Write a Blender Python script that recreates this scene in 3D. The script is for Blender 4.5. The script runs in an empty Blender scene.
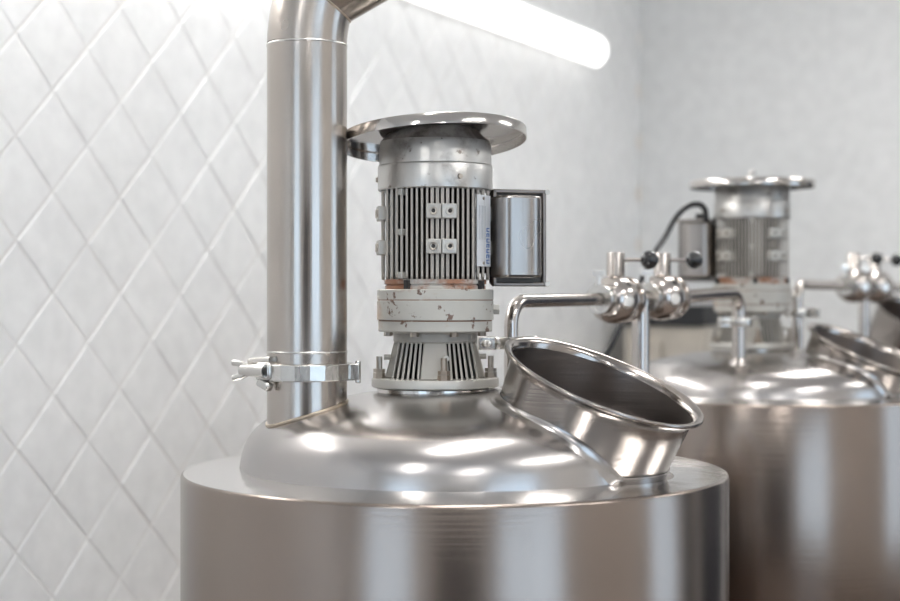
import bpy, bmesh, math, random
from mathutils import Vector, Matrix
random.seed(4)
PI = math.pi
C = bpy.context.scene.collection
F = 1500.0            # focal length in pixels of the 900x601 frame
H = 1.40              # camera height
def R(d): return math.radians(d)
def at(px, py, Y):    # point of the place seen at a pixel, at a depth
    return Vector(((px-450)/F*Y, Y, H-(py-300.5)/F*Y))

# ------------------------------------------------------------------ materials
def newmat(name):
    m = bpy.data.materials.new(name); m.use_nodes = True
    nt = m.node_tree; b = nt.nodes['Principled BSDF']
    return m, nt, b
def N(nt, typ, **kw):
    n = nt.nodes.new(typ)
    for k, v in kw.items():
        if k in n.inputs: n.inputs[k].default_value = v
        else: setattr(n, k, v)
    return n
def coords(nt, scale=(1,1,1)):
    tc = N(nt, 'ShaderNodeTexCoord'); mp = N(nt, 'ShaderNodeMapping')
    mp.inputs['Scale'].default_value = scale
    nt.links.new(tc.outputs['Object'], mp.inputs['Vector'])
    return mp.outputs['Vector']
def ramp(nt, src, stops):
    r = N(nt, 'ShaderNodeValToRGB')
    e = r.color_ramp.elements
    while len(e) < len(stops): e.new(0.5)
    for el, (p, c) in zip(e, stops):
        el.position = p; el.color = c if len(c) == 4 else (*c, 1)
    nt.links.new(src, r.inputs['Fac'])
    return r.outputs['Color']
def g(v): return (v, v, v, 1)

def steel(name, col=(.60,.57,.54), rough=.22, brush=(6,6,220), bump=.03, smudge=.10, stain=None, aniso=0.0, wave=0.0, wscale=9.0):
    m, nt, b = newmat(name)
    b.inputs['Metallic'].default_value = 1
    n1 = N(nt, 'ShaderNodeTexNoise', Scale=7.0, Detail=2.0); nt.links.new(coords(nt), n1.inputs['Vector'])
    c = ramp(nt, n1.outputs['Fac'], [(.3, tuple(x*.96 for x in col)), (.7, tuple(min(1, x*1.03) for x in col))])
    if stain:
        n3 = N(nt, 'ShaderNodeTexNoise', Scale=2.6, Detail=2.0); nt.links.new(coords(nt, (1,1,.5)), n3.inputs['Vector'])
        mx = N(nt, 'ShaderNodeMixRGB'); nt.links.new(c, mx.inputs[1]); mx.inputs[2].default_value = (*stain, 1)
        nt.links.new(ramp(nt, n3.outputs['Fac'], [(.45, g(0)), (.75, g(.7))]), mx.inputs[0]); c = mx.outputs[0]
    nt.links.new(c, b.inputs['Base Color'])
    r = ramp(nt, n1.outputs['Fac'], [(.3, g(max(.02, rough-smudge))), (.75, g(rough+smudge))])
    nt.links.new(r, b.inputs['Roughness'])
    n2 = N(nt, 'ShaderNodeTexNoise', Scale=1.0, Detail=4.0); nt.links.new(coords(nt, brush), n2.inputs['Vector'])
    bp = N(nt, 'ShaderNodeBump', Strength=bump, Distance=.01); nt.links.new(n2.outputs['Fac'], bp.inputs['Height'])
    if wave:
        n4 = N(nt, 'ShaderNodeTexNoise', Scale=wscale, Detail=1.0); nt.links.new(coords(nt), n4.inputs['Vector'])
        b2 = N(nt, 'ShaderNodeBump', Strength=wave, Distance=.02); nt.links.new(n4.outputs['Fac'], b2.inputs['Height'])
        nt.links.new(b2.outputs['Normal'], bp.inputs['Normal'])
    nt.links.new(bp.outputs['Normal'], b.inputs['Normal'])
    if aniso: b.inputs['Anisotropic'].default_value = aniso
    return m
def paint(name, col, rough=.5, metal=0.0, grime=None, gscale=7, glo=.55, ghi=.72, spots=None, sscale=45, slo=.66, shi=.70):
    m, nt, b = newmat(name)
    b.inputs['Roughness'].default_value = rough; b.inputs['Metallic'].default_value = metal
    n0 = N(nt, 'ShaderNodeTexNoise', Scale=14.0, Detail=5.0); nt.links.new(coords(nt), n0.inputs['Vector'])
    c = ramp(nt, n0.outputs['Fac'], [(.3, tuple(x*.92 for x in col)), (.7, tuple(min(1, x*1.05) for x in col))])
    for (k, sc, lo, hi) in ((grime, gscale, glo, ghi), (spots, sscale, slo, shi)):
        if not k: continue
        n1 = N(nt, 'ShaderNodeTexNoise', Scale=sc, Detail=7.0, Roughness=.62); nt.links.new(coords(nt), n1.inputs['Vector'])
        mx = N(nt, 'ShaderNodeMixRGB'); nt.links.new(c, mx.inputs[1]); mx.inputs[2].default_value = (*k, 1)
        nt.links.new(ramp(nt, n1.outputs['Fac'], [(lo, g(0)), (hi, g(.9))]), mx.inputs[0]); c = mx.outputs[0]
    nt.links.new(c, b.inputs['Base Color'])
    bp = N(nt, 'ShaderNodeBump', Strength=.06, Distance=.002)
    nn = N(nt, 'ShaderNodeTexNoise', Scale=180.0, Detail=3.0); nt.links.new(coords(nt), nn.inputs['Vector'])
    nt.links.new(nn.outputs['Fac'], bp.inputs['Height']); nt.links.new(bp.outputs['Normal'], b.inputs['Normal'])
    return m
def plain(name, col, rough=.5, metal=0.0, coat=0.0):
    m, nt, b = newmat(name)
    n0 = N(nt, 'ShaderNodeTexNoise', Scale=20.0, Detail=3.0); nt.links.new(coords(nt), n0.inputs['Vector'])
    nt.links.new(ramp(nt, n0.outputs['Fac'], [(.3, tuple(x*.95 for x in col)), (.7, tuple(min(1, x*1.04) for x in col))]), b.inputs['Base Color'])
    b.inputs['Roughness'].default_value = rough; b.inputs['Metallic'].default_value = metal
    b.inputs['Coat Weight'].default_value = coat
    return m
def glow(name, col, s):
    m, nt, b = newmat(name)
    b.inputs['Base Color'].default_value = (.9,.9,.9,1)
    b.inputs['Emission Color'].default_value = (*col, 1); b.inputs['Emission Strength'].default_value = s
    return m

M = {}
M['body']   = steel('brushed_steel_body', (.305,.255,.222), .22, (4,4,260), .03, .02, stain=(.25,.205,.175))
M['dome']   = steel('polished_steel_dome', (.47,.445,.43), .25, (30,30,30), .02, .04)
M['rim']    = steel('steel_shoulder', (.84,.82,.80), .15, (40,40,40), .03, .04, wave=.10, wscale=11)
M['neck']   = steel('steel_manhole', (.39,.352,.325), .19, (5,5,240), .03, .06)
M['inner']  = steel('shaded_steel_inside', (.28,.245,.225), .36, (5,5,120), .05, .08, stain=(.22,.18,.16))  # darkness inside the manhole put into the steel's colour
M['pipe']   = steel('steel_pipe', (.47,.425,.385), .24, (150,150,3), .03, .06)
M['weld']   = steel('weld_bead', (.50,.42,.33), .35, (90,90,90), .25, .08)
M['clamp']  = steel('cast_steel_clamp', (.62,.60,.57), .24, (60,60,60), .08, .07)
M['tube']   = steel('polished_steel_tube', (.56,.515,.48), .17, (80,80,80), .02, .05)
M['disc']   = steel('steel_cover_plate', (.56,.53,.50), .16, (40,40,40), .04, .07)
M['tbox']   = steel('brushed_steel_box', (.38,.355,.335), .30, (200,200,3), .05, .05)
M['bolt']   = steel('zinc_bolt', (.52,.47,.41), .34, (80,80,80), .1, .08, stain=(.36,.25,.17))
M['bright'] = steel('bright_bolt', (.85,.83,.80), .3, (80,80,80), .05, .08)
M['cap']    = paint('grey_aluminium_cover', (.57,.555,.53), .34, .75, grime=(.20,.17,.15), gscale=15, glo=.54, ghi=.68, spots=(.16,.13,.11), sscale=60, slo=.63, shi=.67)
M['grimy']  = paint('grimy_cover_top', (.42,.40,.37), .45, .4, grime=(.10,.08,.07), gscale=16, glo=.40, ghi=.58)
M['fin']    = paint('cast_aluminium_fins', (.50,.46,.41), .42, .30)
M['core']   = paint('shaded_aluminium_core', (.06,.05,.042), .6, .0)  # near-black: shade between the cooling fins put into the colour
M['lug']    = paint('cast_lug', (.53,.51,.47), .4, .3)
M['gear']   = paint('chipped_grey_paint', (.50,.48,.435), .42, .05, grime=(.40,.24,.13), gscale=12, glo=.56, ghi=.68, spots=(.13,.06,.035), sscale=44, slo=.60, shi=.625)
M['rusty']  = paint('rusting_grey_paint', (.50,.47,.43), .5, .05, grime=(.36,.15,.07), gscale=18, glo=.41, ghi=.52, spots=(.15,.07,.04), sscale=60, slo=.62, shi=.66)
M['rust']   = paint('rust_line', (.22,.10,.05), .7, 0, spots=(.42,.33,.27), sscale=50, slo=.58, shi=.66)
M['bell']   = paint('grey_bell_casting', (.41,.385,.345), .45, .15, grime=(.33,.28,.23), gscale=14, glo=.6, ghi=.8)
M['dark']   = plain('recess_shade', (.03,.027,.025), .6)  # shade of gaps, notches and bolt holes put into the colour
M['black']  = plain('black_plastic_knob', (.012,.012,.013), .12, 0, .6)
M['rubber'] = plain('black_rubber', (.018,.018,.02), .5)
M['darksteel'] = steel('dark_steel', (.24,.21,.19), .38, (60,60,60), .05, .06)  # darker steel of the near motor's cover rim
M['gasket'] = plain('dark_gasket', (.10,.09,.08), .45, .5)
M['label']  = plain('white_label', (.80,.81,.83), .3)
M['blue']   = plain('blue_print', (.03,.16,.50), .4)
M['greyprint'] = plain('grey_print', (.45,.47,.50), .4)
M['tile']   = plain('white_glazed_tile', (.86,.855,.845), .20)
M['grout']  = paint('tile_grout', (.80,.77,.73), .8, 0, grime=(.55,.42,.30), gscale=1.3, glo=.45, ghi=.65)
M['plaster']= plain('white_plaster', (.74,.74,.73), .8)
M['plaster_back']= plain('grey_white_plaster', (.80,.80,.79), .75)
M['beige'] = plain('beige_wall_paint', (.76,.735,.70), .7)
M['ceil']   = plain('ceiling_paint', (.88,.88,.87), .85)
M['floor']  = plain('brown_floor', (.20,.155,.13), .4)
M['frame']  = plain('window_frame_white', (.75,.75,.74), .4)
M['door']   = plain('dark_brown_door', (.045,.032,.027), .5)
M['navy']   = plain('added_blue_grey_door', (.05,.055,.07), .5)
M['cab']    = plain('beige_cabinet', (.55,.50,.43), .5)
M['house']  = plain('lamp_housing', (.78,.78,.77), .5)
M['lamp']   = glow('fluorescent_diffuser', (1,.985,.965), .6)
M['lamp2']  = glow('fluorescent_diffuser_near', (1,.985,.965), 4.6)
M['fill_glow'] = glow('fill_lamp_diffuser', (1,.99,.975), 8.2)  # glow of the added ceiling fill lamps

# ------------------------------------------------------------------ mesh builder
class MB:
    def __init__(s): s.v = []; s.f = []
    def add(s, vs, fs, mat=None):
        o = len(s.v)
        s.v += [(mat @ Vector(p)) if mat else Vector(p) for p in vs]
        s.f += [tuple(i+o for i in f) for f in fs]
        return s
    def box(s, c, size, mat=None):
        x, y, z = (d/2 for d in size)
        vs = [(c[0]+sx*x, c[1]+sy*y, c[2]+sz*z) for sz in (-1,1) for sy in (-1,1) for sx in (-1,1)]
        return s.add(vs, [(0,2,3,1),(4,5,7,6),(0,1,5,4),(2,6,7,3),(0,4,6,2),(1,3,7,5)], mat)
    def lathe(s, prof, n=64, mat=None, close=False):
        vs = []; fs = []
        rings = []
        for (r, z) in prof:
            if r < 1e-6: rings.append([len(vs)]); vs.append((0,0,z))
            else:
                rings.append(list(range(len(vs), len(vs)+n)))
                vs += [(r*math.cos(2*PI*k/n), r*math.sin(2*PI*k/n), z) for k in range(n)]
        pairs = list(zip(rings, rings[1:]))
        if close: pairs.append((rings[-1], rings[0]))
        for a, b in pairs:
            for k in range(n):
                k2 = (k+1) % n
                if len(a) == 1 and len(b) == 1: continue
                if len(a) == 1: fs.append((a[0], b[k2], b[k]))
                elif len(b) == 1: fs.append((a[k], a[k2], b[0]))
                else: fs.append((a[k], a[k2], b[k2], b[k]))
        return s.add(vs, fs, mat)
    def cyl(s, p0, p1, r0, r1=None, n=24):
        r1 = r0 if r1 is None else r1
        p0 = Vector(p0); p1 = Vector(p1); d = p1-p0
        q = d.to_track_quat('Z', 'Y').to_matrix().to_4x4(); q.translation = p0
        return s.lathe([(0,0),(r0,0),(r1,d.length),(0,d.length)], n, q)
    def hexn(s, p0, p1, r): return s.cyl(p0, p1, r, r, 6)
    def tube(s, pts, r, n=20, caps=True):
        pts = [Vector(p) for p in pts]; m = len(pts)
        T = []
        for i in range(m):
            a = pts[max(0,i-1)]; b = pts[min(m-1,i+1)]; T.append((b-a).normalized())
        up = Vector((0,0,1)) if abs(T[0].z) < .9 else Vector((0,1,0))
        x = T[0].cross(up).normalized()
        vs = []; fs = []
        for i in range(m):
            x = (x - T[i]*x.dot(T[i])).normalized(); y = T[i].cross(x)
            k_ = 1.0
            if 0 < i < m-1:
                ca = (pts[i]-pts[i-1]).normalized().dot((pts[i+1]-pts[i]).normalized())
                k_ = 1/max(.3, math.sqrt((1+ca)/2))
                bis = ((pts[i+1]-pts[i]).normalized()-(pts[i]-pts[i-1]).normalized())
            else: bis = Vector()
            bn = bis.normalized() if bis.length > 1e-6 else None
            for k in range(n):
                d = x*math.cos(2*PI*k/n)+y*math.sin(2*PI*k/n)
                if bn is not None: d = d + bn*d.dot(bn)*(k_-1)
                vs.append(pts[i]+d*r)
        for i in range(m-1):
            for k in range(n):
                k2 = (k+1) % n
                fs.append((i*n+k, i*n+k2, (i+1)*n+k2, (i+1)*n+k))
        if caps:
            fs.append(tuple(range(n-1,-1,-1))); fs.append(tuple(range((m-1)*n, m*n)))
        return s.add(vs, fs)
    def sphere(s, c, r, n=24):
        pr = [(r*math.sin(PI*i/(n//2)), -r*math.cos(PI*i/(n//2))) for i in range(n//2+1)]
        pr[0] = (0, -r); pr[-1] = (0, r)
        return s.lathe(pr, n, Matrix.Translation(Vector(c)))
    def prism(s, poly, z0, z1, mat=None):
        n = len(poly)
        vs = [(x,y,z0) for x,y in poly]+[(x,y,z1) for x,y in poly]
        fs = [tuple(range(n-1,-1,-1)), tuple(range(n,2*n))]
        fs += [(i,(i+1)%n,n+(i+1)%n,n+i) for i in range(n)]
        return s.add(vs, fs, mat)
    def build(s, name, mat, parent=None, ang=32, bevel=0, loc=None, recalc=True):
        me = bpy.data.meshes.new(name)
        off = Vector(loc) if loc is not None else Vector()
        me.from_pydata([tuple(p-off) for p in s.v], [], s.f)
        if recalc:
            bm = bmesh.new(); bm.from_mesh(me)
            bmesh.ops.recalc_face_normals(bm, faces=bm.faces); bm.to_mesh(me); bm.free()
        me.materials.append(mat)
        me.polygons.foreach_set('use_smooth', [True]*len(me.polygons))
        me.set_sharp_from_angle(angle=R(ang))
        o = bpy.data.objects.new(name, me); C.objects.link(o)
        if parent: o.parent = parent
        if loc is not None: o.location = loc
        if bevel:
            b = o.modifiers.new('edge', 'BEVEL'); b.width = bevel; b.segments = 2; b.limit_method = 'ANGLE'; b.angle_limit = R(40)
            b.harden_normals = False
        return o
def tag(o, label=None, cat=None, group=None, kind=None):
    if label: o['label'] = label
    if cat: o['category'] = cat
    if group: o['group'] = group
    if kind: o['kind'] = kind
    return o
def thing(name, label, cat, loc, group=None):
    o = bpy.data.objects.new(name, None); C.objects.link(o); o.location = loc; o.empty_display_size = .05
    return tag(o, label, cat, group)
def arc(c, a, b, r, ang0, ang1, n):           # points c + r(cos a + sin b)
    return [Vector(c)+Vector(a)*(r*math.cos(t))+Vector(b)*(r*math.sin(t)) for t in (ang0+(ang1-ang0)*i/n for i in range(n+1))]
def interp(prof, r):
    if r <= prof[0][0]: return prof[0][1]
    for (a, ha), (b, hb) in zip(prof, prof[1:]):
        if r <= b: return ha+(hb-ha)*(r-a)/(b-a)
    return prof[-1][1]
def spline(pts, k=8):
    out = []
    n = len(pts)
    for i in range(n-1):
        p0 = pts[max(0,i-1)]; p1 = pts[i]; p2 = pts[i+1]; p3 = pts[min(n-1,i+2)]
        for j in range(k):
            t = j/k
            out.append(tuple(.5*((2*b)+(-a+c)*t+(2*a-5*b+4*c-d)*t*t+(-a+3*b-3*c+d)*t**3) for a,b,c,d in zip(p0,p1,p2,p3)))
    out.append(tuple(pts[-1]))
    return out
def polar(theta, r, z):                       # theta from the camera side, growing to the right
    return Vector((r*math.sin(theta), -r*math.cos(theta), z))
def rotz(theta): return Matrix.Rotation(theta, 4, 'Z')

# ------------------------------------------------------------------ the room
P0 = Vector((-.836, 3.15)); D = Vector((.4706, .8824)); E = Vector((.8824, -.4706))
RM = Matrix(((D.x, E.x, 0, P0.x), (D.y, E.y, 0, P0.y), (0,0,1,0), (0,0,0,1)))     # (t, s, z) -> world
T0, T1, S1, ZC = -5.2, 3.44, 5.0, 2.95
def room(name, mb, mat, **kw):
    o = mb.build(name, mat, **kw); o['kind'] = 'structure'; return o
room('floor', MB().box(((T0+T1)/2, S1/2, -.05), (T1-T0+.3, S1+.3, .1), RM), M['floor'])
room('ceiling', MB().box(((T0+T1)/2, S1/2, ZC+.05), (T1-T0+.3, S1+.3, .1), RM), M['ceil'])
room('wall_back', MB().box((T1+.05, S1/2+.0, ZC/2), (.1, S1+.2, ZC), RM), M['plaster_back'])
# tiled wall: square bevelled tiles laid on the diagonal over grout
wl = room('wall_left', MB().box(((T0+T1)/2, -.05, ZC/2), (T1-T0, .1, ZC), RM), M['grout'])
mb = MB()
TS = .15; q = TS*math.sqrt(.5); z00 = H+.44
for i in range(-80, 80):
    for j in range(-40, 40):
        if (i+j) % 2 == 0: continue
        t = i*q; z = z00+j*q
        if not (T0-.02 < t < T1+.05 and -.02 < z < ZC+.05): continue
        a = q-.0013; b = q-.0085
        vs = []
        jit = random.uniform(-.0006,.0006)
        for (rad, y) in ((a,.0),(a,.0008),(b,.0030+jit)):
            vs += [(t-rad,y,z),(t,y,z-rad),(t+rad,y,z),(t,y,z+rad)]
        fs = [(8,9,10,11)]
        for k in range(4):
            k2 = (k+1)%4
            fs += [(k,k2,4+k2,4+k),(4+k,4+k2,8+k2,8+k)]
        mb.add(vs, fs, RM)
tl = mb.build('tile_facing', M['tile'], parent=wl, ang=12); tl['kind'] = 'structure'

# the two walls behind the camera, with windows and doors, some added for reflections
def wall_open(name, length_axis, fixed, a0, a1, openings, mat):
    m = MB()
    def seg(u0, u1, z0, z1):
        if u1-u0 < 1e-4 or z1-z0 < 1e-4: return
        if length_axis == 't': m.box(((u0+u1)/2, fixed+.05, (z0+z1)/2), (u1-u0, .1, z1-z0), RM)
        else: m.box((fixed-.05, (u0+u1)/2, (z0+z1)/2), (.1, u1-u0, z1-z0), RM)
    u = a0
    for (o0, o1, z0, z1) in sorted(openings):
        seg(u, o0, 0, ZC); seg(o0, o1, 0, z0); seg(o0, o1, z1, ZC); u = o1
    seg(u, a1, 0, ZC)
    return room(name, m, mat)
WIN_R = [(-4.4,-1.9,.35,2.5), (.85,2.1,.35,2.5)]  # first one added, unseen, to lay a light band on the near tank
WIN_F = [(.7,2.2,.35,2.5)]  # unseen window added to brighten the near tank's shell by reflection
wall_open('wall_right', 't', S1, T0, T1, WIN_R, M['beige'])
wall_open('wall_front', 's', T0, 0, S1, WIN_F, M['beige'])
def win_frame(name, axis, fixed, o):
    u0, u1, z0, z1 = o; m = MB(); w = .06
    parts = [((u0+u1)/2, z0+w/2, u1-u0, w), ((u0+u1)/2, z1-w/2, u1-u0, w), (u0+w/2,(z0+z1)/2,w,z1-z0), (u1-w/2,(z0+z1)/2,w,z1-z0), ((u0+u1)/2,(z0+z1)/2,w,z1-z0)]
    for (u, z, a, b) in parts:
        if axis == 't': m.box((u, fixed+.05, z), (a, .06, b), RM)
        else: m.box((fixed-.05, u, z), (.06, a, b), RM)
    room(name, m, M['frame'])
win_frame('added_window_1', 't', S1, WIN_R[0]); win_frame('window_2', 't', S1, WIN_R[1]); win_frame('added_window_3', 's', T0, WIN_F[0]) 
def portal(axis, fixed, o, inward):
    u0, u1, z0, z1 = o
    l = bpy.data.lights.new('window_light', 'AREA'); l.shape = 'RECTANGLE'; l.size = u1-u0; l.size_y = z1-z0
    l.cycles.is_portal = True
    ob = bpy.data.objects.new('window_light', l); C.objects.link(ob)
    p = RM @ (Vector(((u0+u1)/2, fixed+.02, (z0+z1)/2)) if axis == 't' else Vector((fixed-.02, (u0+u1)/2, (z0+z1)/2)))
    d = RM.to_3x3() @ Vector(inward)
    ob.location = p; ob.rotation_euler = d.to_track_quat('-Z', 'Y').to_euler()
for o in WIN_R: portal('t', S1, o, (0,-1,0))
for o in WIN_F: portal('s', T0, o, (1,0,0))
room('door_1', MB().box((T0+.03, 3.85, 1.1), (.06, 1.9, 2.2), RM), M['door'])
room('added_door_3', MB().box((T1-.03, 3.3, 1.15), (.06, 1.9, 2.3), RM), M['navy'])  # added out of view to darken the reflection at the tank's right edge
room('added_door_2', MB().box((2.95, S1-.03, 1.1), (.85, .06, 2.2), RM), M['door'])  # added unseen dark surface for the steel to reflect

# ------------------------------------------------------------------ tanks
RIM = -.252
PROFILE = [(0,-.131),(.06,-.1325),(.126,-.138),(.20,-.151),(.25,-.164),(.28,-.177),(.300,-.193),(.3125,-.213),(.3175,-.231),(.320,-.2465)]
def make_tank(label, group, ctr, dz, rim_dz, man, vent, pad_off, floorlen=1.0):
    """ctr: axis x,y; dz lifts the dome; rim_dz lifts the shell edge; man: manhole lip centre offset"""
    base = Vector((ctr[0], ctr[1], 0))
    root = thing('stainless_tank', label, 'tank', base, group)
    Rt = .405; rim = H+RIM+rim_dz; top = H-.131+dz
    k = (top-(rim+.0055))/(.131*0+(-.131+.2465))
    dome = [(r, top+(h+.131)*k) for r, h in spline(PROFILE, 6)]
    full = dome+[(Rt-.004, rim)]
    th = lambda r: interp(full, r)
    # shell
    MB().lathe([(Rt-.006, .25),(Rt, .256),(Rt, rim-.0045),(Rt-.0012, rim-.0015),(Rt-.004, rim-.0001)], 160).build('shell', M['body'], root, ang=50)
    MB().lathe([(0,.17),(.15,.18),(.32,.22),(Rt-.006,.25)], 96).build('bottom', M['body'], root)
    for a in (45, 135, 225, 315):
        p = polar(R(a), .34, 0)
        MB().cyl((p.x,p.y,0),(p.x,p.y,.27),.03).build('leg', M['pipe'], root)
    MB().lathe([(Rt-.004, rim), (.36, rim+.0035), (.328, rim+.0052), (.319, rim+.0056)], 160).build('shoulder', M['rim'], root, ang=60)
    # dome, cut open where the manhole stands
    a = Vector(man['axis']).normalized(); L = Vector(man['lip'])-base; mk = man['k']
    u = Vector((1,0,-a.x/a.z)).normalized(); v = a.cross(u)
    n = 256; rr = [i*.32/90 for i in range(1,91)]
    vs = [(0,0,th(0))]; fs = []
    for r in rr:
        vs += [(r*math.cos(2*PI*j/n), r*math.sin(2*PI*j/n), th(r)) for j in range(n)]
    for j in range(n): fs.append((0, 1+j, 1+(j+1)%n))
    for i in range(len(rr)-1):
        o = 1+i*n
        for j in range(n): fs.append((o+j, o+n+j, o+n+(j+1)%n, o+(j+1)%n))
    def inside(p):
        w = Vector(p)-L; return (w-a*w.dot(a)).length < .1345*mk
    keep = [f for f in fs if not all(inside(vs[i]) for i in f)]
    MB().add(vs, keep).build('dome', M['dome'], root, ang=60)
    # weld ring where dome meets shoulder
    # manhole
    q = Matrix((u, v, a)).transposed().to_4x4(); q.translation = L
    prof = [(.1305,-.15),(.1335,-.095),(.1405,-.016),(.1425,-.009),(.147,-.0045),(.1525,-.0035),(.1545,-.001),(.1545,.0012),(.153,.003),(.149,.003),(.1445,.0012),(.1405,-.004),(.1390,-.010)]
    inner = [(.1390,-.010),(.1315,-.095),(.1285,-.15),(.1300,-.15)]
    prof = [(r*mk, z*mk if z > -.1 else z) for r, z in prof]
    nk = MB().lathe(prof, 128, q).build('manhole_neck', M['neck'], root, ang=50)
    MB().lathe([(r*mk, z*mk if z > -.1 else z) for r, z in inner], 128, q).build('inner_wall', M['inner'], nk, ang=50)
    def rad(t): return mk*(.1405-.007*(t/mk-.016)/.079 if t > .016*mk else .1405)
    ring = [[], [], [], []]
    for kk in range(128):
        ph = 2*PI*kk/128; d = u*math.cos(ph)+v*math.sin(ph)
        t = .012
        while t < .15:
            p = L+d*rad(t)-a*t
            if p.z <= th(math.hypot(p.x,p.y)): break
            t += .0005
        p0 = L+d*(rad(t-.009)+.0008)-a*(t-.009)
        p1 = L+d*(rad(t-.0035)+.002)-a*(t-.0035)
        hd = Vector((d.x,d.y,0)).normalized()
        def along(dist):
            e = 0.0
            while e < dist:
                pp = p+hd*e; z = th(math.hypot(pp.x,pp.y))
                if math.hypot(e, z-p.z) >= dist: break
                e += .0004
            pp = p+hd*e; pp.z = th(math.hypot(pp.x,pp.y)); return pp
        p2 = along(.008)+Vector((0,0,.0018)); p3 = along(.016)-Vector((0,0,.0008))
        for i, pp in enumerate((p0,p1,p2,p3)): ring[i].append(pp)
    m = MB(); vs = sum(ring, []); fs = []
    for i in range(3):
        for kk in range(128):
            k2 = (kk+1)%128; fs.append((i*128+kk, i*128+k2, (i+1)*128+k2, (i+1)*128+kk))
    m.add(vs, fs).build('manhole_collar', M['dome'], nk, ang=70)
    # pad under the drive
    m = MB().lathe([(0,H-.1295+dz),(.086,H-.1295+dz),(.0872,H-.131+dz),(.0872,H-.150+dz)], 64, Matrix.Translation((pad_off[0],pad_off[1],0)))
    m.build('drive_pad', M['clamp'], root)
    if vent:
        vx, vy, vr = vent[0]-base.x, vent[1]-base.y, vent[2]
        tz = H-.1025
        T = Matrix.Translation((vx,vy,0))
        MB().lathe([(vr,H-.21),(vr,tz-.004),(vr+.008,tz-.002),(vr+.008,tz),(vr-.002,tz),(vr-.002,H-.21)], 64, T, close=True).build('vent_nozzle', M['pipe'], root)
        pts = []
        for kk in range(64):
            ph = 2*PI*kk/64; x = vx+vr*math.cos(ph); y = vy+vr*math.sin(ph)
            pts.append(Vector((x,y,th(math.hypot(x,y))+.001)))
        pts.append(pts[0])
        MB().tube(pts, .0026, 8, False).build('weld_seam', M['weld'], root, ang=80)
    return root, th

AX = (.33,-.225,.92)
TK1 = (.007, 2.25); MO1 = (-.022, 2.25)
MO2 = (.687, 3.41); TK2 = (.716, 3.41)
TK3 = (1.663, 4.75)
VENT = (-.2068, 2.17, .0578)
tank1, th1 = make_tank('brushed steel tank nearest the camera with the wide open tilted manhole and big vent pipe', None, TK1, 0, 0,
    dict(axis=AX, lip=at(604,381,2.11), k=.96), VENT, (MO1[0]-TK1[0], 0))
tank2, th2 = make_tank('blurred steel tank in the middle of the row, second from the camera', None, TK2, .021, .042,
    dict(axis=AX, lip=at(872,351,3.28), k=.96), None, (MO2[0]-TK2[0], 0))
tank3, th3 = make_tank('farthest steel tank, only its manhole corner showing at the right edge', None, TK3, .045, .06,
    dict(axis=(.33,-.40,.92), lip=at(920,318,4.62), k=.96), None, (.0, 0))

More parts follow.
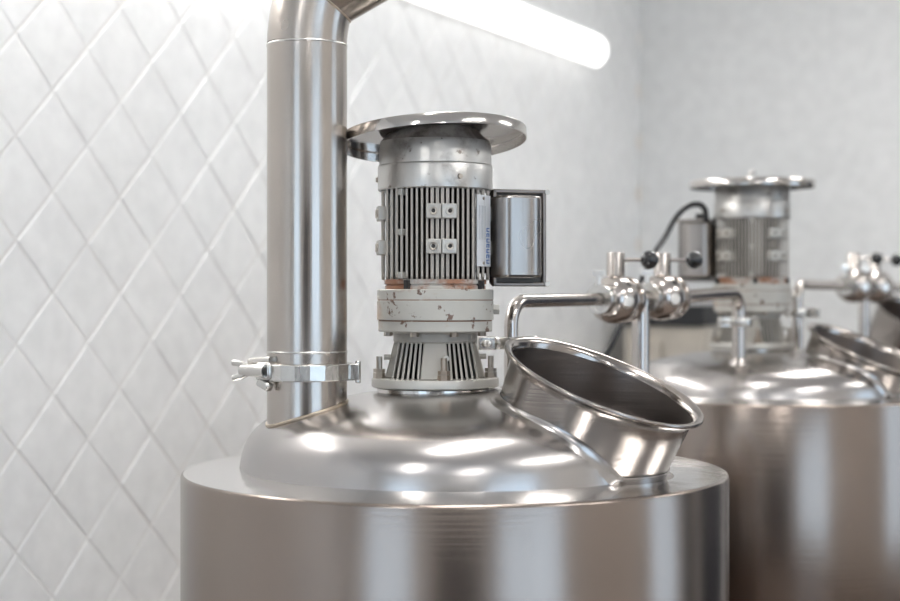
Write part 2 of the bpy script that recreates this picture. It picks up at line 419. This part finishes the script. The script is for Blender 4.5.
# ------------------------------------------------------------------ gear motors
def make_motor(label, loc, ang0, box_side, disc_tilt, plate_angle):
    root = thing('gear_motor', label, 'motor', loc)
    A = R(ang0)
    # base flange and studs
    MB().lathe([(0,0),(.093,0),(.0955,.0018),(.0955,.0118),(.0945,.0135),(.05,.0135),(0,.0135)], 96).build('base_flange', M['lug'], root)
    for k in range(4):
        p = polar(R(9+90*k), .0845, 0)
        st = MB().cyl(p+Vector((0,0,.013)), p+Vector((0,0,.046)), .0045, n=16).build('stud', M['bolt'], root)
        MB().hexn(p+Vector((0,0,.0135)), p+Vector((0,0,.0215)), .0092).hexn(p+Vector((0,0,.0222)), p+Vector((0,0,.0275)), .0088).build('nut', M['bolt'], st)
    # bell housing: cone core, ribs and smooth pads
    MB().lathe([(0,.0135),(.046,.0135),(.042,.066),(.042,.072),(0,.072)], 64).build('bell_core', M['dark'], root)  # near-black core carries the painted shade between the ribs
    RA = rotz(0)
    for xo in (.0245,.0322,.0399,.0476,.0553,.0630):
        for sx in (-1, 1):
            for sy in (-1, 1):
                yb, ym, yt = (math.sqrt(max(1e-6, r*r-x_*x_)) for r, x_ in ((.0745,xo),(.0735,xo),(.0610,xo*.84)))
                pr = [(.0,.0135),(yb,.0135),(ym,.017),(yt,.068),(yt,.073),(.0,.073)]
                w = .0016
                vs = [(sx*xo*(1-.16*(z-.0135)/.0545)+w*s_, sy*y, z) for s_ in (-1,1) for y, z in pr]
                n = len(pr)
                MB().add(vs, [tuple(range(n)), tuple(range(2*n-1,n-1,-1))]+[(i,n+i,n+(i+1)%n,(i+1)%n) for i in range(n)], RA).build('rib', M['bell'], root, ang=20)
    for k in range(4):
        th = R(90*k)
        vs = []
        for z, r, w in (((.0135,.0755,.0215),(.068,.062,.0165)) if k % 2 == 0 else ((.0135,.0750,.0120),(.068,.0615,.0100))):
            for s in (-1,1):
                e = Vector((math.cos(th), math.sin(th), 0))
                vs += [polar(th, r, z)+e*w*s, polar(th, .035, z)+e*w*s]
        pd = MB().add(vs, [(0,2,6,4),(1,5,7,3),(0,4,5,1),(2,3,7,6),(4,6,7,5),(0,1,3,2)]).build('pad', M['bell'], root, bevel=.002)
        c = polar(th+R(13), .068, .045)
        MB().hexn(c, c+polar(th+R(10), .010, 0), .0046).build('pad_bolt', M['lug'], pd)
    MB().lathe([(.03,.066),(.0605,.066),(.063,.069),(.063,.080),(.066,.083),(.03,.083)], 64).build('bell_collar', M['bell'], root)
    # gearbox: three bands with rusted joints
    MB().lathe([(.03,.083),(.084,.083),(.0855,.0845),(.0855,.0985),(.03,.0985)], 96).build('gearbox_ring', M['gear'], root)
    MB().lathe([(.03,.0985),(.0850,.0980),(.0850,.1008),(.03,.1003)], 96).build('joint_line', M['rust'], root)
    MB().lathe([(.03,.1003),(.0868,.1003),(.0875,.1012),(.0875,.1285),(.0868,.1293),(.03,.1293)], 96).build('gearbox_ring', M['gear'], root)
    MB().lathe([(.03,.1293),(.0862,.1288),(.0862,.1311),(.03,.1306)], 96).build('joint_line', M['rust'], root)
    MB().lathe([(.03,.1306),(.0872,.1306),(.0872,.1445),(.0858,.1458),(.0,.1458)], 96).build('gearbox_ring', M['gear'], root)
    for k in range(8):
        p = polar(R(-68+45*k), .0755, 0)
        MB().hexn(p+Vector((0,0,.0765)), p+Vector((0,0,.083)), .0062).build('gearbox_bolt', M['bolt'], root)
    p = polar(A*0+R(88), .085, .116); d = polar(R(88), 1, 0)
    MB().hexn(p, p+d*.011, .0085).build('oil_plug', M['gear'], root)
    # motor foot ring
    MB().lathe([(.03,.1458),(.0755,.1458),(.0755,.151),(.0735,.1515),(.0735,.1535),(.0765,.154),(.0765,.1605),(.03,.1605)], 96).build('motor_foot', M['rusty'], root)
    for k in range(4):
        p = polar(A+R(-31+90*k), .0765, 0)
        MB().box((0,0,.1525),(.007,.012,.013), Matrix.Translation((p.x,p.y,0)) @ rotz(A+R(-31+90*k))).build('notch', M['dark'], root)
    # stator with fins
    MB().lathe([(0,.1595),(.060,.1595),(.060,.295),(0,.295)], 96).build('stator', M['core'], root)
    fn = MB()
    for k in range(22):
        xo = -.0782+k*.00745
        w = (.0054 if -.008 < xo < .026 else .0036)/2
        def yo(r): return math.sqrt(max(2e-5, r*r-min(abs(xo),r-.0004)**2))
        for sy in (-1, 1):
            y0 = math.sqrt(max(0, .058**2-xo*xo))
            pr = [(y0*.9,.160),(yo(.0775),.160),(yo(.081),.164),(yo(.0818),.172),(yo(.0818),.293),(y0*.9,.293)]
            vs = [(xo+w*s_*(1 if y < .07 else .85), sy*y, z) for s_ in (-1,1) for y, z in pr]
            n = len(pr)
            fn.add(vs, [tuple(range(n)), tuple(range(2*n-1,n-1,-1))]+[(i,n+i,n+(i+1)%n,(i+1)%n) for i in range(n)])
    fn.build('cooling_fins', M['fin'], root, ang=20)
    for quarter in range(4):
        for s in (-5.4, 5.4):
            for z in (.2078, .2588):
                th = A+R(90*quarter+6.5+s*1.45)
                T = Matrix.Translation(polar(th, .0795, z)) @ rotz(A+R(90*quarter+6.5+s*.8))
                lg = MB().box((0,0,0),(.0220,.018,.0212), T).build('lug', M['lug'], root, bevel=.0012)
                p = polar(th, .0885, z); d = polar(A+R(90*quarter+6.5+s*.8), 1, 0)
                rg = MB(); rg.add([], [])
                q4 = d.to_track_quat('Z','Y').to_matrix().to_4x4(); q4.translation = p-d*.001
                rg.lathe([(.0030,0),(.0030,.0022),(.0042,.0026),(.0062,.0026),(.0064,.0)], 20, q4)
                bo = rg.build('bolt', M['bolt'], lg)
                MB().cyl(p-d*.001, p+d*.0004, .0031, n=16).build('bolt_socket', M['dark'], lg)
    for z in (.166, .229, .2875):
        th = A+R(-38)
        MB().box((0,0,0),(.0085,.014,.0095), Matrix.Translation(polar(th, .0765, z)) @ rotz(th)).build('boss', M['lug'], root, bevel=.001)
    # nameplate with its print
    if plate_angle is not None:
        th = R(plate_angle)
        T = Matrix.Translation(polar(th, .0826, .232)) @ rotz(th)
        npl = MB().box((0,0,0),(.040,.0012,.105), T).build('nameplate', M['label'], root)
        npl['label'] = 'white nameplate with blue print along its edge'
        bl = MB()
        for k in range(7):
            z = -.046+k*.0078
            bl.box((.0115,-.0009,z+.003),(.008,.0006,.0012), T).box((.0085,-.0009,z+.0008),(.002,.0006,.0056), T)
            if k % 2: bl.box((.0145,-.0009,z+.0008),(.002,.0006,.0056), T)
            else: bl.box((.0115,-.0009,z-.0016),(.008,.0006,.0012), T)
        bl.build('blue_print', M['blue'], npl)
        gp = MB()
        for k in range(5):
            gp.box((-.014+k*.0045,-.0008,.012),(.0007,.0005,.05), T)
        gp.build('fine_print', M['greyprint'], npl)
        for z in (-.0475, .0475):
            MB().cyl(T@Vector((-.002,0,z)), T@Vector((-.002,-.002,z)), .0022, n=12).build('rivet', M['bolt'], npl)
    # fan cover
    fc = MB().lathe([(.0700,.293),(.0845,.293),(.0862,.2945),(.0862,.3285),(.0852,.3305),(.0846,.331),(.0846,.332),(.0842,.3335),(.0838,.3625),(.0825,.366)], 96).build('fan_cover', M['cap'], root)
    for o in (25, 115, 205, -85+360):
        p = polar(A+R(o), .0858, .3095); d = polar(A+R(o), 1, 0)
        MB().cyl(p, p+d*.0035, .0042, .0034, 14).build('cover_screw', M['bolt'], fc)
    # tilted steel drip plate with a turned down edge
    nrm = Vector(disc_tilt).normalized()
    u = Vector((1,0,-nrm.x/nrm.z)).normalized(); v = nrm.cross(u)
    q4 = Matrix((u,v,nrm)).transposed().to_4x4(); q4.translation = Vector((-.003 if plate_angle is not None else 0,0,.3637))
    dp = MB().lathe([(.1388,0),(.1405,0),(.1405,.0150),(.1400,.0157),(.139,.0159),(.02,.0161),(0,.0161),(0,.0141),(.137,.0139),(.1386,.0125)], 128, q4, close=False)
    dp.f.append(tuple()) if False else None
    n = 128
    dpo = dp.lathe([(.1388,0),(.1386,.0125)], 128, q4).build('drip_plate', M['disc'], root, ang=40)
    dpo['label'] = 'round steel drip plate with turned down edge'
    cc = MB(); vs = []
    for k in range(96):
        a = 2*PI*k/96; vs.append(Vector((.0825*math.cos(a), .0825*math.sin(a), .366)))
    for rr_, zz in ((.0775,.006),(.070,.0136)):
        for k in range(96):
            a = 2*PI*k/96; pt = q4 @ Vector((rr_*math.cos(a), rr_*math.sin(a), zz))
            if rr_ > .075: pt.z = max(.367, (pt.z+.3705)/2)
            vs.append(pt)
    cc.add(vs, [(i*96+k, i*96+(k+1)%96, (i+1)*96+(k+1)%96, (i+1)*96+k) for i in range(2) for k in range(96)])
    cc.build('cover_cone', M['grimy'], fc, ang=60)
    kn = MB().lathe([(0,.0155),(.012,.0155),(.012,.019),(.0048,.019),(.0048,.030),(.0085,.031),(.0095,.036),(.0075,.041),(0,.042)], 24, q4)
    kn.build('plate_nut', M['bright'], dpo)
    # terminal box
    sgn = box_side
    yaw = R(16)*sgn
    T = Matrix.Translation((sgn*.124, .004, .223)) @ rotz(yaw)
    if sgn < 0: T = T @ Matrix.Scale(-1, 4, Vector((1,0,0)))
    tb = MB().box((-.012,.034,0),(.075,.050,.105), T).build('terminal_box', M['gasket'], root, bevel=.003)
    def rrect(w, h, r, n=6):
        pts = []
        for cx, cy, a0 in ((w/2-r,h/2-r,0),(-w/2+r,h/2-r,PI/2),(-w/2+r,-h/2+r,PI),(w/2-r,-h/2+r,1.5*PI)):
            pts += [(cx+r*math.cos(a0+PI/2*i/n), cy+r*math.sin(a0+PI/2*i/n)) for i in range(n+1)]
        return pts
    X = T @ Matrix.Rotation(R(90), 4, 'X')
    MB().prism(rrect(.084,.143,.006), -.010, .002, X).build('gasket', M['gasket'], tb)
    fr = MB()
    for (c, sz) in (((.039,-.005,0),(.006,.010,.145)), ((-.039,-.005,0),(.006,.010,.145)), ((0,-.005,.0695),(.084,.010,.006)), ((0,-.005,-.0695),(.084,.010,.006))):
        fr.box(c, sz, T)
    fr.build('cover_rim', M['darksteel'] if sgn > 0 else M['tbox'], tb, bevel=.0015)
    w, d, r = .071, .046, .030
    pl = [(-w/2-.003,0)]
    pl += [(-w/2+r*.6-r*.6*math.cos(PI/2*i/8), -d+r*.6-r*.6*math.sin(PI/2*i/8)) for i in range(9)]
    pl += [(w/2-r+r*math.sin(PI/2*i/10), -d+r-r*math.cos(PI/2*i/10)) for i in range(11)]
    pl += [(w/2+.003,0)]
    pl = [(x-.0055,y) for x, y in pl]
    cv = MB().prism(pl, -.0600, .0615, T).build('box_cover', M['tbox'], tb, bevel=.004)
    for (x, z) in ((.041,.069),(.041,-.069)):
        MB().cyl(T@Vector((x+.002,-.012,z)), T@Vector((x+.002,.004,z)), .0038, n=12).build('cover_screw', M['bolt'], tb)
    if sgn < 0:
        MB().cyl(T@Vector((.0,.02,.05)), T@Vector((.0,.02,.085)), .010, n=16).build('cable_gland', M['rubber'], tb)
    return root
motor1 = make_motor('rusty grey gear motor on the nearest tank, under a tilted drip plate', (MO1[0], MO1[1], H-.1293), 0, 1, (-.058,.108,1), 60)
motor2 = make_motor('blurred grey gear motor on the middle tank, with its terminal box on the left', (MO2[0], MO2[1], H-.1293+.021), 36, -1, (0,-.01,1), None)
motor2.rotation_euler = (0, 0, -R(11.4))

# ------------------------------------------------------------------ big vent pipe and its clamp
vx, vy, vr = VENT
z0 = H-.1025
pipe = thing('vent_pipe', 'large brushed steel vent pipe rising from the nearest tank and bending right at the top', 'pipe', (vx, vy, z0))
MB().lathe([(vr-.002,0),(vr+.008,0),(vr+.008,.002),(vr,.004),(vr,.4725),(vr-.002,.4725),(vr-.002,0)], 72).build('straight_pipe', M['pipe'], pipe)
for z in (.0285, .4705):
    MB().lathe([(vr-.001,z-.002),(vr+.0009,z-.001),(vr+.0009,z+.001),(vr-.001,z+.002)], 72).build('weld_seam', M['clamp'], pipe, ang=80)
def dirv(deg): return Vector((math.sin(R(deg)), 0, math.cos(R(deg))))
p = Vector((0,0,.4715)); pts = [p.copy()]
for dg in (2.5,5.5,8.5,11.5): 
    p = p+dirv(dg)*.0125; pts.append(p.copy())
MB().tube(pts+[p+dirv(12)*.005], vr, 72, False).build('elbow', M['pipe'], pipe, ang=50)
p = p+dirv(12)*.005
e2 = [p.copy(), p+dirv(60)*.42]
# mitre joint between the leaning length and the next one
bis = (dirv(12)+dirv(60)).normalized()
def mitre(p, d, r, n, pl_n, pl_p, length):
    x = d.cross(Vector((0,1,0))).normalized(); y = d.cross(x)
    vs = []; 
    for k in range(n):
        o = p+x*(r*math.cos(2*PI*k/n))+y*(r*math.sin(2*PI*k/n))
        t = (pl_p-o).dot(pl_n)/d.dot(pl_n); vs.append(o+d*t)
    for k in range(n):
        o = p+x*(r*math.cos(2*PI*k/n))+y*(r*math.sin(2*PI*k/n)); vs.append(o+d*length)
    return vs, [(k,(k+1)%n,n+(k+1)%n,n+k) for k in range(n)]
J = p+dirv(12)*.018
m = MB(); vs, fs = mitre(p, dirv(12), vr, 72, bis, J, 0.0); m.add(vs, fs); m.build('elbow', M['pipe'], pipe, ang=50)
m = MB(); vs, fs = mitre(J, dirv(60), vr, 72, bis, J, .42); m.add(vs, fs); m.build('elbow', M['pipe'], pipe, ang=50)
ring = [v for v in vs[:72]]; ring.append(ring[0])
MB().tube(ring, .0016, 8, False).build('weld_seam', M['weld'], pipe, ang=80)
K = J+dirv(60)*.42
MB().tube([K-dirv(60)*.03, K+dirv(60)*.02, K+dirv(60)*.05+Vector((0,0,.03)), Vector((K.x+.09, 0, ZC-z0-.001))], vr*.995, 48, False).build('riser', M['pipe'], pipe, ang=50)

cl = thing('pipe_clamp', 'wide hinged steel clamp with a wing nut around the foot of the vent pipe', 'clamp', (vx, vy, H-.1025))
MB().lathe([(vr+.003,-.012),(vr+.0105,-.012),(vr+.0115,-.0105),(vr+.0115,.0105),(vr+.0105,.012),(vr+.003,.012),(vr+.0022,.004),(vr+.0022,-.004)], 20, rotz(R(9)), close=True).build('band', M['clamp'], cl, ang=12, bevel=.001)
hp = polar(R(80), vr+.012, 0)
MB().box((hp.x,hp.y,0),(.016,.020,.024)).cyl((hp.x+.006,hp.y-.004,-.016),(hp.x+.006,hp.y-.004,.016),.004).build('hinge', M['clamp'], cl, bevel=.0015)
lp = polar(R(-58), vr+.009, .001)
T = Matrix.Translation(lp) @ rotz(R(-30)) @ Matrix.Rotation(R(-2),4,'Y')
lg = MB().box((.004,.0,.001),(.026,.024,.026), T).build('closing_lug', M['clamp'], cl, bevel=.004)
MB().box((.012,-.006,-.014),(.022,.014,.012), T @ Matrix.Rotation(R(28),4,'Y')).build('lug_foot', M['clamp'], lg, bevel=.003)
bt = MB().cyl(T@Vector((.010,-.010,.001)), T@Vector((-.034,-.004,.003)), .0100, .0085, 20).build('swing_bolt', M['clamp'], cl)
MB().cyl(T@Vector((.0125,-.0103,.001)), T@Vector((.0095,-.010,.001)), .0062, n=20).build('bolt_hole', M['dark'], bt)
wn = MB()
for s in (-1,1):
    wn.tube([T@Vector((-.026,-.004,.004*s+.003)), T@Vector((-.036,-.004,.008*s+.003)), T@Vector((-.048,-.003,.0105*s+.003)), T@Vector((-.054,-.003,.0110*s+.003))], .0045, 12)
wn.sphere(T@Vector((-.035,-.004,.003)), .0085)
wn.build('wing_nut', M['clamp'], bt)
MB().tube([T@Vector((-.032,.008,.015)), T@Vector((.012,.0,.0165))], .0055, 12).build('upper_jaw', M['clamp'], lg)

# ------------------------------------------------------------------ transfer pipes and valves
PR = .0112
def bend_path(p, corner, qv, r, n=10):
    a = (Vector(p)-Vector(corner)).normalized(); b = (Vector(qv)-Vector(corner)).normalized()
    ang = a.angle(b); t = r/math.tan(ang/2)
    s = Vector(corner)+a*t; e = Vector(corner)+b*t
    c = Vector(corner)+(a+b).normalized()*(r/math.sin(ang/2))
    out = [Vector(p)]
    va = s-c; vb = e-c; om = va.angle(vb)
    for i in range(n+1):
        f = i/n; out.append(c+(va*math.sin((1-f)*om)+vb*math.sin(f*om))/math.sin(om))
    out.append(Vector(qv)); return out
def make_pipe(label, pts, r, foot=None):
    o = pts[0].copy()
    root = thing('transfer_pipe', label, 'pipe', o)
    MB().tube([p-o for p in pts], r, 24).build('tube', M['tube'], root, ang=50)
    if foot is not None:
        MB().lathe([(r,-.006),(r+.010,-.006),(r+.006,.008),(r,.010)], 24).build('foot_socket', M['tube'], root)
    return root
def make_clamp(label, loc, r, face, wing='side', group=None):
    root = thing('hose_clamp', label, 'clamp', loc)
    MB().lathe([(r,-.0095),(r+.0135,-.0095),(r+.0150,-.007),(r+.0150,.007),(r+.0135,.0095),(r,.0095)], 32).build('band', M['clamp'], root, bevel=.001)
    d = polar(R(face), 1, 0); e = Vector((-d.y, d.x, 0))
    T = Matrix.Translation(d*(r+.025)) @ rotz(math.atan2(d.y, d.x))
    MB().box((0,0,0),(.032,.014,.021), T).build('lug', M['clamp'], root, bevel=.002)
    c = d*(r+.028)
    MB().cyl(c-e*.014, c+e*.014, .0045, n=14).sphere(c+e*.014,.006,12).build('bolt', M['bright'], root)
    c2 = -d*(r+.015)
    MB().tube([c2, c2-d*.012+Vector((0,0,.009)), c2-d*.022+Vector((0,0,.0095))], .0028, 10).build('hinge_pin', M['clamp'], root)
    return root
def make_valve(label, loc, axis, s=1.0):
    root = thing('ball_valve', label, 'valve', loc)
    ax = Vector(axis).normalized()
    q = ax.to_track_quat('Z','Y').to_matrix().to_4x4()
    prof = [(.0,-.054),(.013,-.054),(.014,-.046),(.024,-.044),(.034,-.038),(.0405,-.028),(.0440,-.014),(.0445,0),(.0425,.010),(.036,.018),(.030,.022),(.030,.027),(.0415,.029),(.0425,.032),(.0425,.039),(.0415,.042),(.022,.043),(.014,.046),(.0135,.054),(0,.054)]
    MB().lathe(prof, 40, q).build('body', M['tube'], root, ang=40)
    for k in range(4):
        a = R(45+90*k); o = Vector((.034*math.cos(a), .034*math.sin(a), 0))
        MB().hexn(q @ (o+Vector((0,0,.016))), q @ (o+Vector((0,0,.048))), .006).build('flange_bolt', M['bright'], root)
    bx = Vector((.35,-.93,0)).normalized()
    MB().lathe([(0,0),(.014,0),(.013,.008),(.009,.012),(0,.0125)], 20, Matrix.Translation(bx*.039-Vector((0,0,.004))) @ bx.to_track_quat('Z','Y').to_matrix().to_4x4()).build('boss', M['bright'], root)
    st = MB().lathe([(0,.036),(.019,.036),(.0165,.042),(.0165,.083),(.0155,.085),(0,.085)], 28).build('stem_housing', M['tube'], root)
    hr = MB().cyl((.012,0,.0715),(.050,0,.0715),.0034,n=12).build('handle_rod', M['tube'], root)
    MB().sphere((.061,0,.0715), .0170, 24).build('knob', M['black'], hr)
    # wing nut clamp on the inlet
    c = q @ Vector((0,0,-.060))
    b = MB().lathe([(.012,-.008),(.026,-.008),(.027,-.005),(.027,.005),(.026,.008),(.012,.008)], 28, Matrix.Translation(c) @ q, close=True).build('inlet_clamp', M['clamp'], root)
    t0 = c+Vector((-.004,0,.024))
    MB().cyl(t0, t0+Vector((0,0,.018)), .0045, n=12).box(t0+Vector((0,0,.022)),(.020,.007,.012)).build('wing_nut', M['bright'], b, bevel=.0015)
    return root

hz1 = H-.001
r1 = at(511, 301, 2.40)
tee1 = Vector((.356, 2.80, H+.002)); ln = Vector((tee1.x-r1.x, tee1.y-r1.y, 0)).normalized()
v1 = tee1-ln*.104; v2 = tee1+ln*.095+Vector((0,0,.004))
foot1 = Vector((r1.x, r1.y, th1(math.hypot(r1.x-TK1[0], r1.y-TK1[1]))))
make_pipe('thin steel pipe rising behind the open manhole and bending right to the first valve', bend_path(foot1, Vector((r1.x,r1.y,H-.001)), v1-ln*.055, .040), PR, 1)
make_clamp('small steel clamp on the thin pipe between the near motor and the open manhole', (r1.x-.004, r1.y, at(508,343,2.40).z), PR, -75)
make_valve('ball valve with black knob nearest the open manhole, first on the blurred pipe line', v1, ln)
make_valve('ball valve with black knob in front of the terminal box of the middle motor', v2, ln)
# tee with its drop leg
def make_tee(label, p, axis, ra, rb, l):
    root = thing('drop_pipe', label, 'pipe', (p.x, p.y, 0))
    o = Vector((0,0,p.z))
    MB().cyl(o-axis*l, o+axis*l, ra, n=24).build('branch', M['tube'], root)
    MB().cyl((0,0,0), o, rb, n=28).build('drop_leg', M['tube'], root)
    MB().lathe([(rb,0),(rb+.03,0),(rb+.03,.006),(rb,.006)], 28).build('floor_flange', M['tube'], root)
    return root
make_tee('vertical steel pipe running down between the two valves nearest the camera', tee1, ln, .0135, .0165, .040)
r2 = at(739, 293, 3.20)
foot2 = Vector((r2.x, r2.y, th2(math.hypot(r2.x-TK2[0], r2.y-TK2[1]))))
l2 = (Vector((r2.x,r2.y,r2.z))-v2).normalized()
make_pipe('steel pipe from the second valve bending down in front of the middle motor', bend_path(foot2, r2, v2+ln*.054, .038), .0135, 1)
make_clamp('small steel clamp on the pipe in front of the middle motor', (r2.x, r2.y, at(738,322,3.2).z), .0135, -60)

off = Vector((.709, 1.16, .034))
r3 = at(797, 287, 3.56)
tee2 = at(864, 286, 4.0); ln2 = Vector((tee2.x-r3.x, tee2.y-r3.y, 0)).normalized()
v3 = tee2-ln2*.09; v4 = tee2+ln2*.09
foot3 = Vector((r3.x, r3.y, th2(math.hypot(r3.x-TK2[0], r3.y-TK2[1]))))
make_pipe('steel pipe to the right of the middle motor leading to the far valves', bend_path(foot3, Vector((r3.x,r3.y,tee2.z)), v3-ln2*.055, .040), .0125, 1)
make_clamp('small blurred clamp left of the middle tank manhole', (r3.x, r3.y, at(800,313,3.56).z), .0125, 60)
make_valve('blurred ball valve above the middle tank manhole, left one of the far pair', v3, ln2)
make_valve('blurred ball valve at the right edge of the picture, right one of the far pair', v4, ln2)
make_tee('vertical steel pipe between the two far valves, behind the middle tank manhole', tee2, ln2, .0135, .0135, .034)
make_pipe('short steel pipe leaving the right far valve towards the farthest tank', [v4+ln2*.054, v4+ln2*.30], .0125)

# ------------------------------------------------------------------ cable of the middle motor
cb = [at(706,222,3.41), at(705,210,3.40), at(699,204.5,3.38), at(689,206,3.35), at(677,216,3.30), at(665,237,3.25), at(652,258,3.18), at(630,306,3.10), at(612,343,3.05), at(600,372,3.02), Vector((.27,3.0,1.1)), Vector((.24,2.98,.6)), Vector((.22,2.97,.2)), Vector((.2,2.97,.03)), Vector((.05,3.02,.006)), Vector((-.3,3.15,.006))]
cb = [Vector(p) for p in spline([tuple(p) for p in cb], 8)]
o = MB().tube(cb, .0062, 12).build('power_cable', M['rubber'], loc=tuple(cb[-1]), ang=80)
tag(o, 'black power cable looping from the middle motor terminal box down behind the valves', 'cable')

# ------------------------------------------------------------------ wall lamp on the tiles
def wall_pt(px):      # t on the wall plane seen at a pixel column
    k = (px-450)/F
    return (P0.x-k*P0.y)/(k*D.y-D.x)
t_end = wall_pt(588); lampz = at(0, 47, 5.6).z
L0, L1 = t_end-1.95, t_end
def wall_lamp(label, L0, L1, dm):
    lm = thing('wall_lamp', label, 'lamp', RM @ Vector(((L0+L1)/2, .006, lampz)))
    inv = Matrix.Translation(-lm.location) @ RM
    MB().box(((L0+L1)/2, .024, lampz+.012),(L1-L0-.02, .036, .125), inv).build('housing', M['house'], lm, bevel=.004)
    sec = [(.038+.050*math.sin(PI*i/14), .060*math.cos(PI*i/14)) for i in range(15)]
    vs = []; fs = []
    ts = [(L0,.6),(L0+.008,.9),(L0+.02,1),(L1-.02,1),(L1-.008,.9),(L1,.6)]
    for t, k in ts:
        vs += [(t, .043+(y-.043)*k, lampz-.004+z*k) for y, z in sec]
    n = len(sec)
    for i in range(len(ts)-1):
        for k in range(n): fs.append((i*n+k, i*n+(k+1)%n, (i+1)*n+(k+1)%n, (i+1)*n+k))
    fs += [tuple(range(n)), tuple(range((len(ts)-1)*n, len(ts)*n))]
    MB().add(vs, fs, inv).build('diffuser', dm, lm, ang=50)['label'] = 'glowing white diffuser'
wall_lamp('long white fluorescent lamp glowing high on the tiled wall', L0, L1, M['lamp'])
wall_lamp('next fluorescent lamp of the row, above the top edge of the picture', L0-2.1, L0-.15, M['lamp2'])

# unseen ceiling lamps, added to fill the room with light
CL = [(-3.6,1.5),(-3.6,3.5),(-.8,1.5),(-.8,3.5),(1.8,1.5),(1.8,3.5)]
for i, (t, s) in enumerate(CL):
    c = RM @ Vector((t, s, ZC))
    cl_ = thing('fill_lamp', 'added ceiling lamp filling the room with light, outside the picture', 'lamp', c, 'fill lamps')
    iv = Matrix.Translation(-c) @ RM
    MB().box((t,s,ZC-.02),(1.3,.20,.04), iv).build('housing', M['house'], cl_)
    MB().box((t,s,ZC-.055),(1.26,.16,.03), iv).build('diffuser', M['fill_glow'], cl_, bevel=.01)

# ------------------------------------------------------------------ cabinet by the back wall
def room_pt(px, depth_in):     # (t,s) of a pixel column at a given distance in front of the back wall
    t = T1-depth_in; k = (px-450)/F
    s = (P0.x+D.x*t-k*(P0.y+D.y*t))/(k*E.y-E.x)
    return t, s
tb_, s0 = room_pt(622, .45); _, s1 = room_pt(706, .45)
Yc = P0.y+D.y*tb_+E.y*(s0+s1)/2
ztop = H-(305-300.5)/F*Yc; zmid = H-(326-300.5)/F*Yc
sc_, w_ = (s0+s1)/2, s1-s0
cp = RM @ Vector((tb_+.22, sc_, 0))
cab = thing('storage_cabinet', 'blurred beige cabinet with a black top by the back wall, seen below the valves', 'cabinet', cp)
iv = Matrix.Translation(-cp) @ RM
MB().box((tb_+.22, sc_, zmid/2+.02),(.42, w_-.01, zmid-.04), iv).build('carcass', M['cab'], cab, bevel=.004)
MB().box((tb_+.215, sc_, (ztop+zmid)/2),(.44, w_, ztop-zmid), iv).build('top', M['rubber'], cab, bevel=.004)
for k in range(2):
    sd = s0+w_*(.26+.48*k)
    dr = MB().box((tb_, sd, zmid/2),(.02, w_*.44, zmid-.12), iv).build('door', M['cab'], cab, bevel=.003)
    MB().box((tb_-.02, sd+(.035 if k == 0 else -.035), zmid-.25),(.02,.012,.12), iv).build('handle', M['clamp'], dr)

# ------------------------------------------------------------------ sky, camera, output
w = bpy.data.worlds.new('sky'); bpy.context.scene.world = w; w.use_nodes = True
bg = w.node_tree.nodes['Background']; bg.inputs['Color'].default_value = (.62,.80,1.0,1); bg.inputs['Strength'].default_value = 0.75
cam = bpy.data.cameras.new('camera'); co = bpy.data.objects.new('camera', cam); C.objects.link(co)
co.location = (0,0,H); co.rotation_euler = (R(90),0,0)
cam.sensor_width = 36; cam.lens = 36*F/900; cam.clip_start = .05
cam.dof.use_dof = True; cam.dof.focus_distance = 2.17; cam.dof.aperture_fstop = 2.9
sc = bpy.context.scene; sc.camera = co
sc.view_settings.view_transform = 'Standard'; sc.view_settings.look = 'None'; sc.view_settings.gamma = 1
sc.view_settings.use_curve_mapping = False
sc.view_settings.exposure = 1.8
sc.cycles.use_denoising = True
sc.cycles.max_bounces = 10; sc.cycles.sample_clamp_indirect = 8
